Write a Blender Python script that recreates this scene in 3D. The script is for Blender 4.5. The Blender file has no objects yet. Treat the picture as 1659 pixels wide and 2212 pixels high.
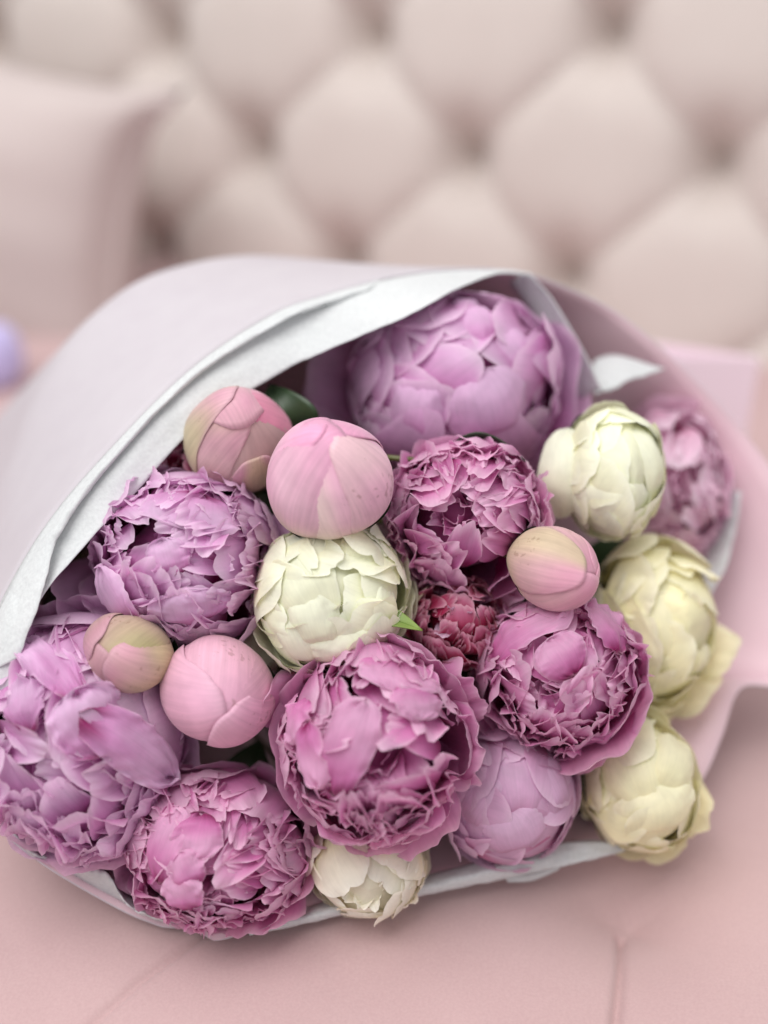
import bpy, math, random
import numpy as np
from mathutils import Vector, Matrix

# ------------------------------------------------------------------ camera, world, lights, exposure
SC = bpy.context.scene
COL = SC.collection
F, CX, CY = 2534.0, 829.5, 1106.0          # focal length and centre of the photograph, in 1659 x 2212 pixels
H, PITCH = 0.38, math.radians(30)
CAM = np.array((0.0, 0.0, H))
FWD = np.array((0, math.cos(PITCH), -math.sin(PITCH)))
UP = np.array((0, math.sin(PITCH), math.cos(PITCH)))
RIGHT = np.array((1.0, 0, 0))

cd = bpy.data.cameras.new('camera')
cam = bpy.data.objects.new('camera', cd); COL.objects.link(cam)
cam.location = (0, 0, H)
cam.rotation_euler = (math.pi / 2 - PITCH, 0, 0)
cd.sensor_fit = 'HORIZONTAL'; cd.sensor_width = 36
cd.lens = 36 * F / 1659.0
cd.clip_start = 0.02; cd.clip_end = 60
cd.dof.use_dof = True
cd.dof.focus_distance = 0.447
cd.dof.aperture_fstop = 2.9
SC.camera = cam

w = bpy.data.worlds.new('World'); SC.world = w; w.use_nodes = True
wb = w.node_tree.nodes['Background']
wb.inputs[0].default_value = (0.97, 0.98, 1.0, 1); wb.inputs[1].default_value = 0.62


def area(name, loc, target, size, power, color):
    l = bpy.data.lights.new(name, 'AREA'); l.shape = 'RECTANGLE'
    l.size, l.size_y = size; l.energy = power; l.color = color
    o = bpy.data.objects.new(name, l); COL.objects.link(o)
    o.location = loc
    d = Vector(target) - Vector(loc)
    o.rotation_euler = d.to_track_quat('-Z', 'Y').to_euler()
    return o


area('window_light', (-0.6, -0.05, 1.7), (0.0, 0.5, 0.05), (1.3, 1.3), 25.5, (1.0, 0.985, 0.97))
area('ceiling_light', (0.5, 0.75, 2.3), (0.1, 0.6, 0.0), (1.6, 1.2), 11, (1.0, 0.97, 0.94))

SC.view_settings.view_transform = 'Standard'
SC.view_settings.look = 'None'
SC.view_settings.exposure = 0.06
SC.view_settings.gamma = 1.0
SC.cycles.use_denoising = True
SC.cycles.max_bounces = 10
SC.cycles.diffuse_bounces = 5
SC.cycles.transmission_bounces = 6


# ------------------------------------------------------------------ helpers
def P(px, py, d):
    return CAM + d * (FWD + (px - CX) / F * RIGHT - (py - CY) / F * UP)


def seat_depth(py, z=0.0):
    return (H - z) / (math.sin(PITCH) + math.cos(PITCH) * (py - CY) / F)


def PS(px, py, z=0.004):
    return P(px, py, seat_depth(py, z))


def lin(r, g, b):
    f = lambda c: (c / 255 / 12.92) if c / 255 <= 0.04045 else ((c / 255 + 0.055) / 1.055) ** 2.4
    return np.array((f(r), f(g), f(b)))


def sm(a, b, x):
    t = np.clip((x - a) / (b - a), 0, 1)
    return t * t * (3 - 2 * t)


def crom(pts, n):
    """Catmull-Rom through pts, n samples evenly in chord length."""
    p = np.array(pts, float)
    m = len(p)
    if m == 2:
        return p[0] + np.linspace(0, 1, n)[:, None] * (p[1] - p[0])
    e = np.vstack((2 * p[0] - p[1], p, 2 * p[-1] - p[-2]))
    d = np.concatenate(([0], np.cumsum(np.sqrt(np.linalg.norm(np.diff(p, axis=0), axis=1) + 1e-9))))
    t = np.linspace(0, d[-1], n)
    out = []
    for x in t:
        i = min(max(np.searchsorted(d, x) - 1, 0), m - 2)
        u = (x - d[i]) / (d[i + 1] - d[i])
        a, b, c, q = e[i], e[i + 1], e[i + 2], e[i + 3]
        out.append(0.5 * (2 * b + (c - a) * u + (2 * a - 5 * b + 4 * c - q) * u * u + (3 * b - a - 3 * c + q) * u ** 3))
    return np.array(out)


class Noise1:
    """Cheap smooth noise made from sines with random phases."""
    def __init__(s, rnd, dim, f0, octs=3, gain=0.6):
        s.k = []
        a, f = 1.0, f0
        for _ in range(octs):
            for _ in range(3):
                v = np.array([rnd.gauss(0, 1) for _ in range(dim)])
                v = v / (np.linalg.norm(v) + 1e-6) * f * rnd.uniform(0.7, 1.3)
                s.k.append((v, rnd.uniform(0, 6.283), a))
            a *= gain; f *= 2.0

    def __call__(s, *c):
        r = 0
        for v, ph, a in s.k:
            r = r + a * np.sin(sum(v[i] * c[i] for i in range(len(c))) + ph)
        return r / 3.0


def new_obj(name, data, parent=None, mats=()):
    o = bpy.data.objects.new(name, data)
    COL.objects.link(o)
    for m in mats:
        data.materials.append(m)
    if parent is not None:
        o.parent = parent
    return o


def grid_mesh(name, V, colors=None, uv=True, closed=False):
    """V: (rows, cols, 3). closed joins the last column to the first."""
    r, c = V.shape[:2]
    me = bpy.data.meshes.new(name)
    idx = np.arange(r * c).reshape(r, c)
    if closed:
        nx = np.roll(idx, -1, axis=1)
        a, b, d, e = idx[:-1], nx[:-1], nx[1:], idx[1:]
    else:
        a, b, d, e = idx[:-1, :-1], idx[:-1, 1:], idx[1:, 1:], idx[1:, :-1]
    Q = np.stack((a, b, d, e), -1).reshape(-1, 4)
    n = len(Q)
    me.vertices.add(r * c); me.vertices.foreach_set('co', V.reshape(-1).astype(np.float32))
    me.loops.add(n * 4); me.loops.foreach_set('vertex_index', Q.reshape(-1).astype(np.int32))
    me.polygons.add(n)
    me.polygons.foreach_set('loop_start', np.arange(0, n * 4, 4, dtype=np.int32))
    me.polygons.foreach_set('use_smooth', np.ones(n, dtype=bool))
    if uv:
        u, v = np.meshgrid(np.linspace(0, 1, c), np.linspace(0, 1, r))
        l = me.uv_layers.new(name='UVMap')
        l.data.foreach_set('uv', np.stack((u.reshape(-1)[Q], v.reshape(-1)[Q]), -1).reshape(-1).astype(np.float32))
    if colors is not None:
        at = me.attributes.new('Col', 'FLOAT_COLOR', 'POINT')
        cc = np.concatenate((colors.reshape(-1, 3), np.ones((r * c, 1))), 1)
        at.data.foreach_set('color', cc.reshape(-1).astype(np.float32))
    me.update(calc_edges=True)
    return me


def tube_mesh(name, pts, radii, seg=8):
    pts = np.array(pts, float)
    n = len(pts)
    rr = np.ones(n) * radii if np.isscalar(radii) else np.array(radii)
    T = np.gradient(pts, axis=0); T /= np.linalg.norm(T, axis=1)[:, None] + 1e-9
    ref = np.array((0.2, 0.1, 1.0)) if abs(T[0][2]) < 0.9 else np.array((1.0, 0, 0))
    A = np.cross(T, ref); A /= np.linalg.norm(A, axis=1)[:, None]
    B = np.cross(T, A)
    th = np.linspace(0, 2 * math.pi, seg, endpoint=False)
    V = pts[:, None] + rr[:, None, None] * (A[:, None] * np.cos(th)[None, :, None] + B[:, None] * np.sin(th)[None, :, None])
    return grid_mesh(name, V, closed=True)


def thing(name, label, cat, loc=(0, 0, 0), group=None, basis=None):
    o = bpy.data.objects.new(name, None); COL.objects.link(o)
    o.empty_display_size = 0.02
    if basis is not None:
        M = Matrix([list(r) + [0] for r in np.array(basis).T] + [[0, 0, 0, 1]])
        o.matrix_world = Matrix.Translation(loc) @ M
    else:
        o.location = loc
    o['label'] = label; o['category'] = cat
    if group:
        o['group'] = group
    return o


# ------------------------------------------------------------------ materials
def mat(name):
    m = bpy.data.materials.new(name); m.use_nodes = True
    nt = m.node_tree
    return m, nt, nt.nodes['Principled BSDF'], nt.nodes['Material Output']


def node(nt, typ, **kw):
    n = nt.nodes.new(typ)
    for k, v in kw.items():
        setattr(n, k, v)
    return n


def petal_material(name, transl=0.4, rough=0.5, vein=0.05, fixed=None, sheen=0.25):
    m, nt, b, out = mat(name)
    L = nt.links.new
    at = node(nt, 'ShaderNodeAttribute', attribute_name='Col')
    uv = node(nt, 'ShaderNodeTexCoord')
    mp = node(nt, 'ShaderNodeMapping'); mp.inputs['Scale'].default_value = (26, 2.2, 1)
    L(uv.outputs['UV'], mp.inputs[0])
    nz = node(nt, 'ShaderNodeTexNoise'); nz.inputs['Scale'].default_value = 1.0; nz.inputs['Detail'].default_value = 5
    L(mp.outputs[0], nz.inputs['Vector'])
    blot = node(nt, 'ShaderNodeTexNoise'); blot.inputs['Scale'].default_value = 90; blot.inputs['Detail'].default_value = 4
    L(uv.outputs['Object'], blot.inputs['Vector'])
    oi = node(nt, 'ShaderNodeObjectInfo')
    # brightness = 1 + veins + blotches + per petal shift
    m1 = node(nt, 'ShaderNodeMapRange'); m1.inputs[3].default_value = 1 - vein; m1.inputs[4].default_value = 1 + vein
    m1.inputs[1].default_value = 0.3; m1.inputs[2].default_value = 0.7
    L(nz.outputs['Fac'], m1.inputs[0])
    m2 = node(nt, 'ShaderNodeMapRange'); m2.inputs[3].default_value = 0.9; m2.inputs[4].default_value = 1.08
    m2.inputs[1].default_value = 0.3; m2.inputs[2].default_value = 0.7
    L(blot.outputs['Fac'], m2.inputs[0])
    m3 = node(nt, 'ShaderNodeMapRange'); m3.inputs[3].default_value = 0.93; m3.inputs[4].default_value = 1.06
    L(oi.outputs['Random'], m3.inputs[0])
    x1 = node(nt, 'ShaderNodeMath', operation='MULTIPLY'); L(m1.outputs[0], x1.inputs[0]); L(m2.outputs[0], x1.inputs[1])
    x2 = node(nt, 'ShaderNodeMath', operation='MULTIPLY'); L(x1.outputs[0], x2.inputs[0]); L(m3.outputs[0], x2.inputs[1])
    vm = node(nt, 'ShaderNodeVectorMath', operation='SCALE'); L(at.outputs['Color'], vm.inputs[0]); L(x2.outputs[0], vm.inputs['Scale'])
    L(vm.outputs[0], b.inputs['Base Color'])
    b.inputs['Roughness'].default_value = rough
    b.inputs['Specular IOR Level'].default_value = 0.28
    b.inputs['Sheen Weight'].default_value = sheen
    b.inputs['Sheen Roughness'].default_value = 0.4
    bp = node(nt, 'ShaderNodeBump'); bp.inputs['Strength'].default_value = 0.16; bp.inputs['Distance'].default_value = 0.0007
    L(nz.outputs['Fac'], bp.inputs['Height'])
    L(bp.outputs[0], b.inputs['Normal'])
    tr = node(nt, 'ShaderNodeBsdfTranslucent'); L(vm.outputs[0], tr.inputs[0])
    mx = node(nt, 'ShaderNodeMixShader'); mx.inputs[0].default_value = transl
    L(b.outputs[0], mx.inputs[1]); L(tr.outputs[0], mx.inputs[2])
    L(mx.outputs[0], out.inputs[0])
    return m


M_PETAL = petal_material('peony_petal', transl=0.42)
M_CREAM = petal_material('cream_petal', transl=0.26, vein=0.04)
M_BUD = petal_material('bud_petal', transl=0.06, rough=0.5, vein=0.10, sheen=0.15)


def add_flecks(m):
    nt = m.node_tree; b = nt.nodes['Principled BSDF']
    tc = node(nt, 'ShaderNodeTexCoord')
    n1 = node(nt, 'ShaderNodeTexNoise'); n1.inputs['Scale'].default_value = 420; n1.inputs['Detail'].default_value = 2
    n2 = node(nt, 'ShaderNodeTexNoise'); n2.inputs['Scale'].default_value = 60; n2.inputs['Detail'].default_value = 3
    nt.links.new(tc.outputs['Object'], n1.inputs['Vector']); nt.links.new(tc.outputs['Object'], n2.inputs['Vector'])
    mu = node(nt, 'ShaderNodeMath', operation='MULTIPLY'); nt.links.new(n1.outputs['Fac'], mu.inputs[0]); nt.links.new(n2.outputs['Fac'], mu.inputs[1])
    mr = node(nt, 'ShaderNodeMapRange'); mr.inputs[1].default_value = 0.37; mr.inputs[2].default_value = 0.42; mr.inputs[4].default_value = 0.35
    nt.links.new(mu.outputs[0], mr.inputs[0])
    mx = node(nt, 'ShaderNodeMix'); mx.data_type = 'RGBA'
    src = b.inputs['Base Color'].links[0].from_socket
    nt.links.new(mr.outputs[0], mx.inputs[0]); nt.links.new(src, mx.inputs[6]); mx.inputs[7].default_value = (*lin(120, 82, 62), 1)
    nt.links.new(mx.outputs[2], b.inputs['Base Color'])


add_flecks(M_BUD)


def leaf_material(name, c1, c2):
    m, nt, b, out = mat(name)
    uv = node(nt, 'ShaderNodeTexCoord')
    nz = node(nt, 'ShaderNodeTexNoise'); nz.inputs['Scale'].default_value = 120
    rp = node(nt, 'ShaderNodeValToRGB')
    rp.color_ramp.elements[0].color = (*c1, 1); rp.color_ramp.elements[1].color = (*c2, 1)
    nt.links.new(uv.outputs['Object'], nz.inputs['Vector'])
    nt.links.new(nz.outputs['Fac'], rp.inputs[0]); nt.links.new(rp.outputs[0], b.inputs['Base Color'])
    b.inputs['Roughness'].default_value = 0.38
    return m


M_LEAF = leaf_material('peony_leaf', lin(28, 46, 30), lin(58, 82, 48))
M_LEAF_LIGHT = leaf_material('fresh_leaf', lin(105, 135, 60), lin(150, 170, 90))
M_STEM = leaf_material('stem_green', lin(70, 78, 40), lin(110, 110, 60))


def fabric_material(name, c1, c2, scale=900, bump=0.12, rough=0.85, sheen=0.35, big=7, dist=0.0008):
    m, nt, b, out = mat(name)
    L = nt.links.new
    tc = node(nt, 'ShaderNodeTexCoord')
    nz = node(nt, 'ShaderNodeTexNoise'); nz.inputs['Scale'].default_value = scale; nz.inputs['Detail'].default_value = 3
    nb = node(nt, 'ShaderNodeTexNoise'); nb.inputs['Scale'].default_value = big; nb.inputs['Detail'].default_value = 5
    nb.inputs['Roughness'].default_value = 0.6
    L(tc.outputs['Object'], nz.inputs['Vector']); L(tc.outputs['Object'], nb.inputs['Vector'])
    ad = node(nt, 'ShaderNodeMix'); ad.data_type = 'FLOAT'; ad.inputs[0].default_value = 0.45
    L(nb.outputs['Fac'], ad.inputs[2]); L(nz.outputs['Fac'], ad.inputs[3])
    rp = node(nt, 'ShaderNodeValToRGB')
    rp.color_ramp.elements[0].position = 0.32; rp.color_ramp.elements[1].position = 0.68
    rp.color_ramp.elements[0].color = (*c1, 1); rp.color_ramp.elements[1].color = (*c2, 1)
    L(ad.outputs[0], rp.inputs[0]); L(rp.outputs[0], b.inputs['Base Color'])
    b.inputs['Roughness'].default_value = rough
    b.inputs['Specular IOR Level'].default_value = 0.15
    b.inputs['Sheen Weight'].default_value = sheen
    bp = node(nt, 'ShaderNodeBump'); bp.inputs['Strength'].default_value = bump; bp.inputs['Distance'].default_value = dist
    L(nz.outputs['Fac'], bp.inputs['Height']); L(bp.outputs[0], b.inputs['Normal'])
    return m


M_SEAT = fabric_material('pink_suede', lin(190, 159, 159), lin(202, 173, 172), bump=0.07)
M_BACK = fabric_material('beige_fabric', lin(203, 191, 185), lin(216, 206, 200))  # backrest tone, beiger than the seat
M_PILLOW = fabric_material('pillow_velvet', lin(192, 178, 175), lin(206, 193, 190))
M_BOX = fabric_material('pink_card', lin(251, 230, 241), lin(253, 235, 245), scale=300, bump=0.02, rough=0.5, sheen=0)
M_LAV = fabric_material('lavender_felt', lin(188, 178, 226), lin(204, 196, 236), scale=400)


def paper_material(name, c1, c2, transl, scale=70, rough=0.55, bump=0.05, spec=0.3):
    m = fabric_material(name, c1, c2, scale=scale, bump=bump, rough=rough, sheen=0.0, big=14, dist=0.001)
    nt = m.node_tree
    b = nt.nodes['Principled BSDF']; out = nt.nodes['Material Output']
    b.inputs['Specular IOR Level'].default_value = spec
    tr = node(nt, 'ShaderNodeBsdfTranslucent')
    src = b.inputs['Base Color'].links[0].from_socket
    nt.links.new(src, tr.inputs[0])
    mx = node(nt, 'ShaderNodeMixShader'); mx.inputs[0].default_value = transl
    nt.links.new(b.outputs[0], mx.inputs[1]); nt.links.new(tr.outputs[0], mx.inputs[2])
    nt.links.new(mx.outputs[0], out.inputs[0])
    return m


M_WRAP_OUT = paper_material('wrap_outside', lin(202, 195, 201), lin(208, 202, 207), 0.12)
M_WRAP_IN = paper_material('wrap_inside', lin(230, 197, 207), lin(234, 204, 212), 0.06)  # same paper as outside; pink bounce light is put into this colour
M_TISSUE = paper_material('white_tissue', lin(214, 216, 217), lin(236, 238, 238), 0.25, scale=650, rough=0.8, bump=0.3, spec=0.1)

# ------------------------------------------------------------------ sofa
sofa = thing('sofa', 'tufted sofa with pale pink suede seat and beige buttoned backrest under the bouquet', 'sofa', (0, 0.5, 0))


def seg_dist(X, Y, a, b):
    d = b - a
    t = np.clip(((X - a[0]) * d[0] + (Y - a[1]) * d[1]) / (d @ d), 0, 1)
    return np.hypot(X - a[0] - t * d[0], Y - a[1] - t * d[1]), t


SEAT_BTN = PS(1372, 1925, 0)[:2]
SEAM_A = [PS(1352, 1945, 0)[:2], PS(1345, 2060, 0)[:2], PS(1328, 2230, 0)[:2]]
SEAM_B = [PS(470, 1985, 0)[:2], PS(300, 2110, 0)[:2], PS(150, 2240, 0)[:2]]
SEAM_C = [SEAT_BTN, PS(1560, 1760, 0)[:2], PS(1760, 1690, 0)[:2]]
SEAM_D = [SEAT_BTN, PS(1270, 1850, 0)[:2], PS(1000, 1700, 0)[:2]]


def seat_height(X, Y):
    z = np.zeros_like(X)
    for pts, deep, wide in ((SEAM_A, 0.0050, 0.0019), (SEAM_B, 0.0022, 0.0018)):
        dm = np.min([seg_dist(X, Y, pts[i], pts[i + 1])[0] for i in range(2)], axis=0)
        z -= deep * np.exp(-(dm / wide) ** 2) + 0.004 * np.exp(-(dm / 0.028) ** 2)
    for pts in (SEAM_C,):
        dm = np.min([seg_dist(X, Y, pts[i], pts[i + 1])[0] for i in range(2)], axis=0)
        z -= 0.007 * np.exp(-(dm / 0.03) ** 2)
    db = np.hypot(X - SEAT_BTN[0], Y - SEAT_BTN[1])
    z -= 0.010 * np.exp(-(db / 0.02)) + 0.006 * np.exp(-(db / 0.05) ** 2)
    ang = np.arctan2(Y - SEAT_BTN[1], X - SEAT_BTN[0])
    z += 0.0003 * np.cos(5 * ang + 1.0) * np.exp(-(db / 0.045)) * sm(0, 0.01, db)
    z += 0.0012 * np.sin(31 * X + 11 * Y + 1) + 0.001 * np.sin(-19 * X + 37 * Y)
    return z


xs = np.concatenate((np.linspace(-1.3, -0.3, 14)[:-1], np.linspace(-0.3, 0.34, 420), np.linspace(0.34, 1.3, 14)[1:]))
ys = np.concatenate((np.linspace(-0.05, 0.2, 8)[:-1], np.linspace(0.2, 0.62, 280), np.linspace(0.62, 1.6, 30)[1:]))
X, Y = np.meshgrid(xs, ys)
Z = seat_height(X, Y)
seat = new_obj('seat_cushion', grid_mesh('seat_cushion', np.stack((X, Y - 0.5, Z), -1)), sofa, [M_SEAT])
seat['label'] = 'pale pink suede seat with stitched seams'

# backrest: plane turned by yaw, leaning back a little
YAW = math.radians(-25)
B0 = np.array((0.0, 1.06, 0.0))
bs = np.array((math.cos(YAW), math.sin(YAW), 0))
lean = math.radians(9)
bn0 = np.array((math.sin(YAW), -math.cos(YAW), 0))             # towards the camera
bt = np.array((0, 0, 1)) * math.cos(lean) - bn0 * math.sin(lean)
bn = bn0 * math.cos(lean) + np.array((0, 0, 1)) * math.sin(lean)
sag = math.radians(4)
bs, bt = bs * math.cos(sag) + bt * math.sin(sag), bt * math.cos(sag) - bs * math.sin(sag)


def on_back(px, py):
    d = FWD + (px - CX) / F * RIGHT - (py - CY) / F * UP
    k = ((B0 - CAM) @ bn) / (d @ bn)
    q = CAM + k * d - B0
    return q @ bs, q @ bt


s0, t0 = on_back(1010, 340)
s1, t1 = on_back(850, 75)
sA, tA = on_back(1550, 385)
WS = 0.215                      # button spacing along the row
HT = t1 - t0                    # row pitch
s = np.linspace(-1.1, 1.0, 420); t = np.linspace(-0.05, 0.62, 170)
S, T = np.meshgrid(s, t)
SHEAR = 0.12
S_ = S - SHEAR * (T - t0)
a = (S_ - s0) / WS + (T - t0) / (2 * HT)
b_ = (S_ - s0) / WS - (T - t0) / (2 * HT)
sa, sb = np.abs(np.sin(math.pi * a)), np.abs(np.sin(math.pi * b_))
prod = (sa * sb)
hgt = 0.010 * (1 - (1 - prod) ** 3) - 0.003 * np.exp(-(np.minimum(sa, sb) / 0.08))
pit = np.zeros_like(S)
btn = []
for i in range(-9, 10):
    for j in range(-9, 10):
        bs_, bt_ = s0 + (i + j) / 2 * WS + SHEAR * (i - j) * HT, t0 + (i - j) * HT
        if -1.05 < bs_ < 0.95 and -0.04 < bt_ < 0.6:
            btn.append((bs_, bt_))
            pit += np.exp(-(((S - bs_) / 0.018) ** 2 + ((T - bt_) / 0.027) ** 2) ** 0.7)
hgt = hgt - 0.052 * pit + 0.012 * (1 - pit)
V = B0 + S[..., None] * bs + T[..., None] * bt + hgt[..., None] * bn
back = new_obj('backrest', grid_mesh('backrest', V - np.array((0, 0.5, 0))), sofa, [M_BACK])
back['label'] = 'beige backrest tufted in diamonds'


def button_mesh():
    th = np.linspace(0, math.pi / 2, 6); ph = np.linspace(0, 2 * math.pi, 14, endpoint=False)
    V = np.stack((np.outer(np.sin(th), np.cos(ph)), np.outer(np.sin(th), np.sin(ph)), np.outer(np.cos(th) * 0.5, np.ones(14))), -1) * 0.011
    return grid_mesh('tuft_button', V, closed=True)


bm_ = button_mesh(); bm_.materials.append(M_BACK)
for bs_, bt_ in btn:
    p = B0 + bs_ * bs + bt_ * bt - 0.049 * bn - np.array((0, 0.5, 0))
    o = new_obj('tuft_button', bm_, sofa)
    R = Matrix([list(r) for r in np.stack((bs, bt, bn), 1)]).to_4x4()
    o.matrix_local = Matrix.Translation(p) @ R


# ------------------------------------------------------------------ pillow, box and pouch behind the bouquet
def build_pillow():
    n = 64
    u = np.linspace(-1, 1, n); U, W_ = np.meshgrid(u, u)
    nz = Noise1(random.Random(5), 2, 2.2, 3)
    edge = (1 - np.abs(U) ** 2.6) * (1 - np.abs(W_) ** 2.6)
    pull = 1 - 0.07 * (1 - W_ ** 2), 1 - 0.07 * (1 - U ** 2)
    th = 0.055 * np.clip(edge, 0, 1) ** 0.34
    cor = 1 + 0.12 * (np.abs(U) * np.abs(W_)) ** 8
    Xp = U * 0.20 * pull[0] * cor; Zp = W_ * 0.118 * pull[1] * cor
    fr = -th * (1 + 0.07 * nz(U * 1.1, W_ * 1.1))
    f = np.stack((Xp, fr, Zp), -1); bk = np.stack((Xp, th, Zp), -1)
    o = thing('pillow', 'small pale velvet cushion leaning on the tufted backrest', 'cushion', P(-165, 398, 1.09))
    o.rotation_euler = (math.radians(-10), math.radians(8), math.radians(-27))
    o.scale = (1.2, 1.35, 1.08)
    new_obj('front_panel', grid_mesh('front_panel', f), o, [M_PILLOW])
    new_obj('back_panel', grid_mesh('back_panel', bk[:, ::-1]), o, [M_PILLOW])
    k = np.concatenate((np.stack((Xp[0], 0 * u, Zp[0]), -1), np.stack((Xp[:, -1], 0 * u, Zp[:, -1]), -1)[1:],
                        np.stack((Xp[-1], 0 * u, Zp[-1]), -1)[::-1][1:], np.stack((Xp[:, 0], 0 * u, Zp[:, 0]), -1)[::-1][1:]))
    new_obj('piping', tube_mesh('piping', k, 0.0035, 8), o, [M_PILLOW])
    return o


build_pillow()


def rbox(sx, sy, sz, bev, name):
    import bmesh
    bm = bmesh.new()
    bmesh.ops.create_cube(bm, size=1)
    for v in bm.verts:
        v.co = Vector((v.co.x * sx, v.co.y * sy, (v.co.z + 0.5) * sz))
    bmesh.ops.bevel(bm, geom=bm.edges[:], offset=bev, segments=3, affect='EDGES', profile=0.5)
    me = bpy.data.meshes.new(name); bm.to_mesh(me); bm.free()
    return me


corner = P(1641, 772, 0.70)
card = thing('folded_card', 'folded pale pink card standing behind the open side of the wrap', 'card', (corner[0], corner[1], 0.0))
Hc = corner[2]
for nm, ang in (('front_panel', 178), ('back_panel', 158)):
    me = rbox(0.17, 0.0012, Hc, 0.0004, nm)
    q = new_obj(nm, me, card, [M_BOX])
    q.matrix_local = Matrix.Rotation(math.radians(ang), 4, 'Z') @ Matrix.Translation((0.085, 0, 0))

pc = P(-6, 812, 0.93)
pouch = thing('lavender_pouch', 'rounded lavender felt pouch lying on the seat beside the wrap', 'pouch', (pc[0], pc[1], 0.0))
th = np.linspace(0, math.pi, 20); ph = np.linspace(0, 2 * math.pi, 32, endpoint=False)
sg = lambda v, e: np.sign(v) * np.abs(v) ** e
V = np.stack((np.outer(sg(np.sin(th), 0.8), sg(np.cos(ph), 0.8)) * 0.022, np.outer(sg(np.sin(th), 0.8), sg(np.sin(ph), 0.8)) * 0.02,
              np.outer(sg(np.cos(th), 0.8), np.ones(32)) * 0.026 + 0.026 + max(pc[2] - 0.03, 0) * 0), -1)
new_obj('body', grid_mesh('pouch_body', V, closed=True), pouch, [M_LAV])
ring = np.array([(math.cos(x) * 0.0222, math.sin(x) * 0.0202, 0.027) for x in np.linspace(0, 2 * math.pi, 40)])
new_obj('seam', tube_mesh('pouch_seam', ring, 0.0012, 6), pouch, [M_LAV])

# ------------------------------------------------------------------ wrapping paper and tissue
RIM = [(1060, 580, .530), (1150, 594, .535), (1300, 657, .545), (1400, 727, .55), (1490, 810, .555), (1590, 915, .56), (1665, 1010, .56),
       (1750, 1150, .558), (1800, 1300, .555), (1800, 1440, .55), (1760, 1478, .547), (1680, 1484, .541), (1600, 1488, .534), (1560, 1590, .528), (1520, 1680, .520),
       (1440, 1790, None), (1340, 1832, None), (1100, 1878, None), (800, 1942, None), (600, 1990, None), (480, 2030, None), (420, 2024, .468),
       (330, 1995, .466), (250, 1960, .465), (100, 1872, .464), (0, 1790, .462), (-70, 1690, .458), (-90, 1560, .453), (-60, 1430, .45), (0, 1306, .452),
       (94, 1144, .456), (218, 993, .464), (320, 887, .472), (411, 800, .479), (500, 736, .487), (590, 680, .494), (700, 640, .503), (823, 605, .513),
       (940, 586, .522), (1060, 580, .530)]
rim = np.array([P(x, y, d) if d else PS(x, y, 0.005) for x, y, d in RIM])
NR = 260
# sample the rim by index so that it maps smoothly
rim_s = crom(rim, NR + 1)[:-1]
NC = P(20, 985, 0.73)
cen = P(830, 1300, 0.50)
axis = (NC - cen) / np.linalg.norm(NC - cen)


def cone_rows(rim_s, bulge_top, neck_r, n_rows, shrink=1.0, wob=0.0, seed=1, low=0.0):
    """rows from rim over a shoulder to the neck; the shoulder is pushed outwards so that the paper bellies."""
    rel = rim_s - cen
    rad = rel - (rel @ axis)[:, None] * axis
    ru = rad / np.linalg.norm(rad, axis=1)[:, None]
    neck = NC + ru * neck_r
    up_w = np.clip(ru @ SHOULDER, 0, 1) ** 1.5
    kf = SH_AT
    mid = (1 - kf) * rim_s + kf * neck + ru * (0.004 + bulge_top * up_w)[:, None] * shrink
    nz = Noise1(random.Random(seed), 3, 14, 3)
    rows = []
    for v in np.linspace(0, 1, n_rows):
        if v < kf:
            q = rim_s + (mid - rim_s) * (v / kf)
        else:
            q = mid + (neck - mid) * ((v - kf) / (1 - kf))
        q = q + ru * (wob * math.sin(math.pi * min(v * 1.2, 1)) * nz(q[:, 0], q[:, 1], q[:, 2]))[:, None]
        rows.append(q)
    R = np.array(rows)
    for _ in range(1):                       # round the shoulder
        R[1:-1] = 0.25 * R[:-2] + 0.5 * R[1:-1] + 0.25 * R[2:]
    R[..., 2] = np.maximum(R[..., 2], 0.0035 + low)
    return R


SHOULDER = np.array((0.30, 0.15, 0.94)); SHOULDER /= np.linalg.norm(SHOULDER)
SH_AT = 0.35


def sheet(name, V, parent, mats, thick, closed=False, offset=0.0, two=False):
    o = new_obj(name, grid_mesh(name, V, closed=closed), parent, mats)
    md = o.modifiers.new('thickness', 'SOLIDIFY'); md.thickness = thick; md.offset = offset
    if two:
        md.material_offset = 1; md.material_offset_rim = 0
    return o


wrap = thing('wrapping_paper', 'pale pink paper wrap rolled in a wide cone around the peonies', 'wrapping paper', (NC[0], NC[1], 0))
WL = np.array((NC[0], NC[1], 0))
Wrows = cone_rows(rim_s, 0.041, 0.024, 40, wob=0.0006, seed=3)
sheet('paper_sheet', Wrows - WL, wrap, [M_WRAP_OUT, M_WRAP_IN], 0.0007, closed=True, two=True)

# tissue liner: a cone inside the pink paper
tissue = thing('tissue_paper', 'white tissue paper lining the pink wrap with a folded hem', 'tissue paper', (NC[0], NC[1], 0))
relc = rim_s - cen
Trim = cen + relc * 0.965 + axis * 0.012
Trows = cone_rows(Trim, 0.030, 0.021, 26, shrink=0.9, wob=0.0012, seed=8, low=0.0012)


def loft(rows, ncol, nrow):
    R = np.array([crom(r, ncol) for r in rows])
    return np.array([crom(R[:, i], nrow) for i in range(ncol)]).transpose(1, 0, 2)


def noisy(V, amp, freq, seed, pin_first=True):
    nz = Noise1(random.Random(seed), 2, freq, 4)
    r, c = V.shape[:2]
    u, v = np.meshgrid(np.linspace(0, 1, c), np.linspace(0, 1, r))
    d = nz(u * c / r, v)[..., None] * amp
    if pin_first:
        d = d * sm(0, 0.3, v)[..., None]
    return V + d * (0.6 * -FWD + 0.6 * UP) + nz(u * 2 + 3, v * 2)[..., None] * amp * 0.5 * RIGHT


def pp(l):
    return [P(*q) for q in l]




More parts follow.
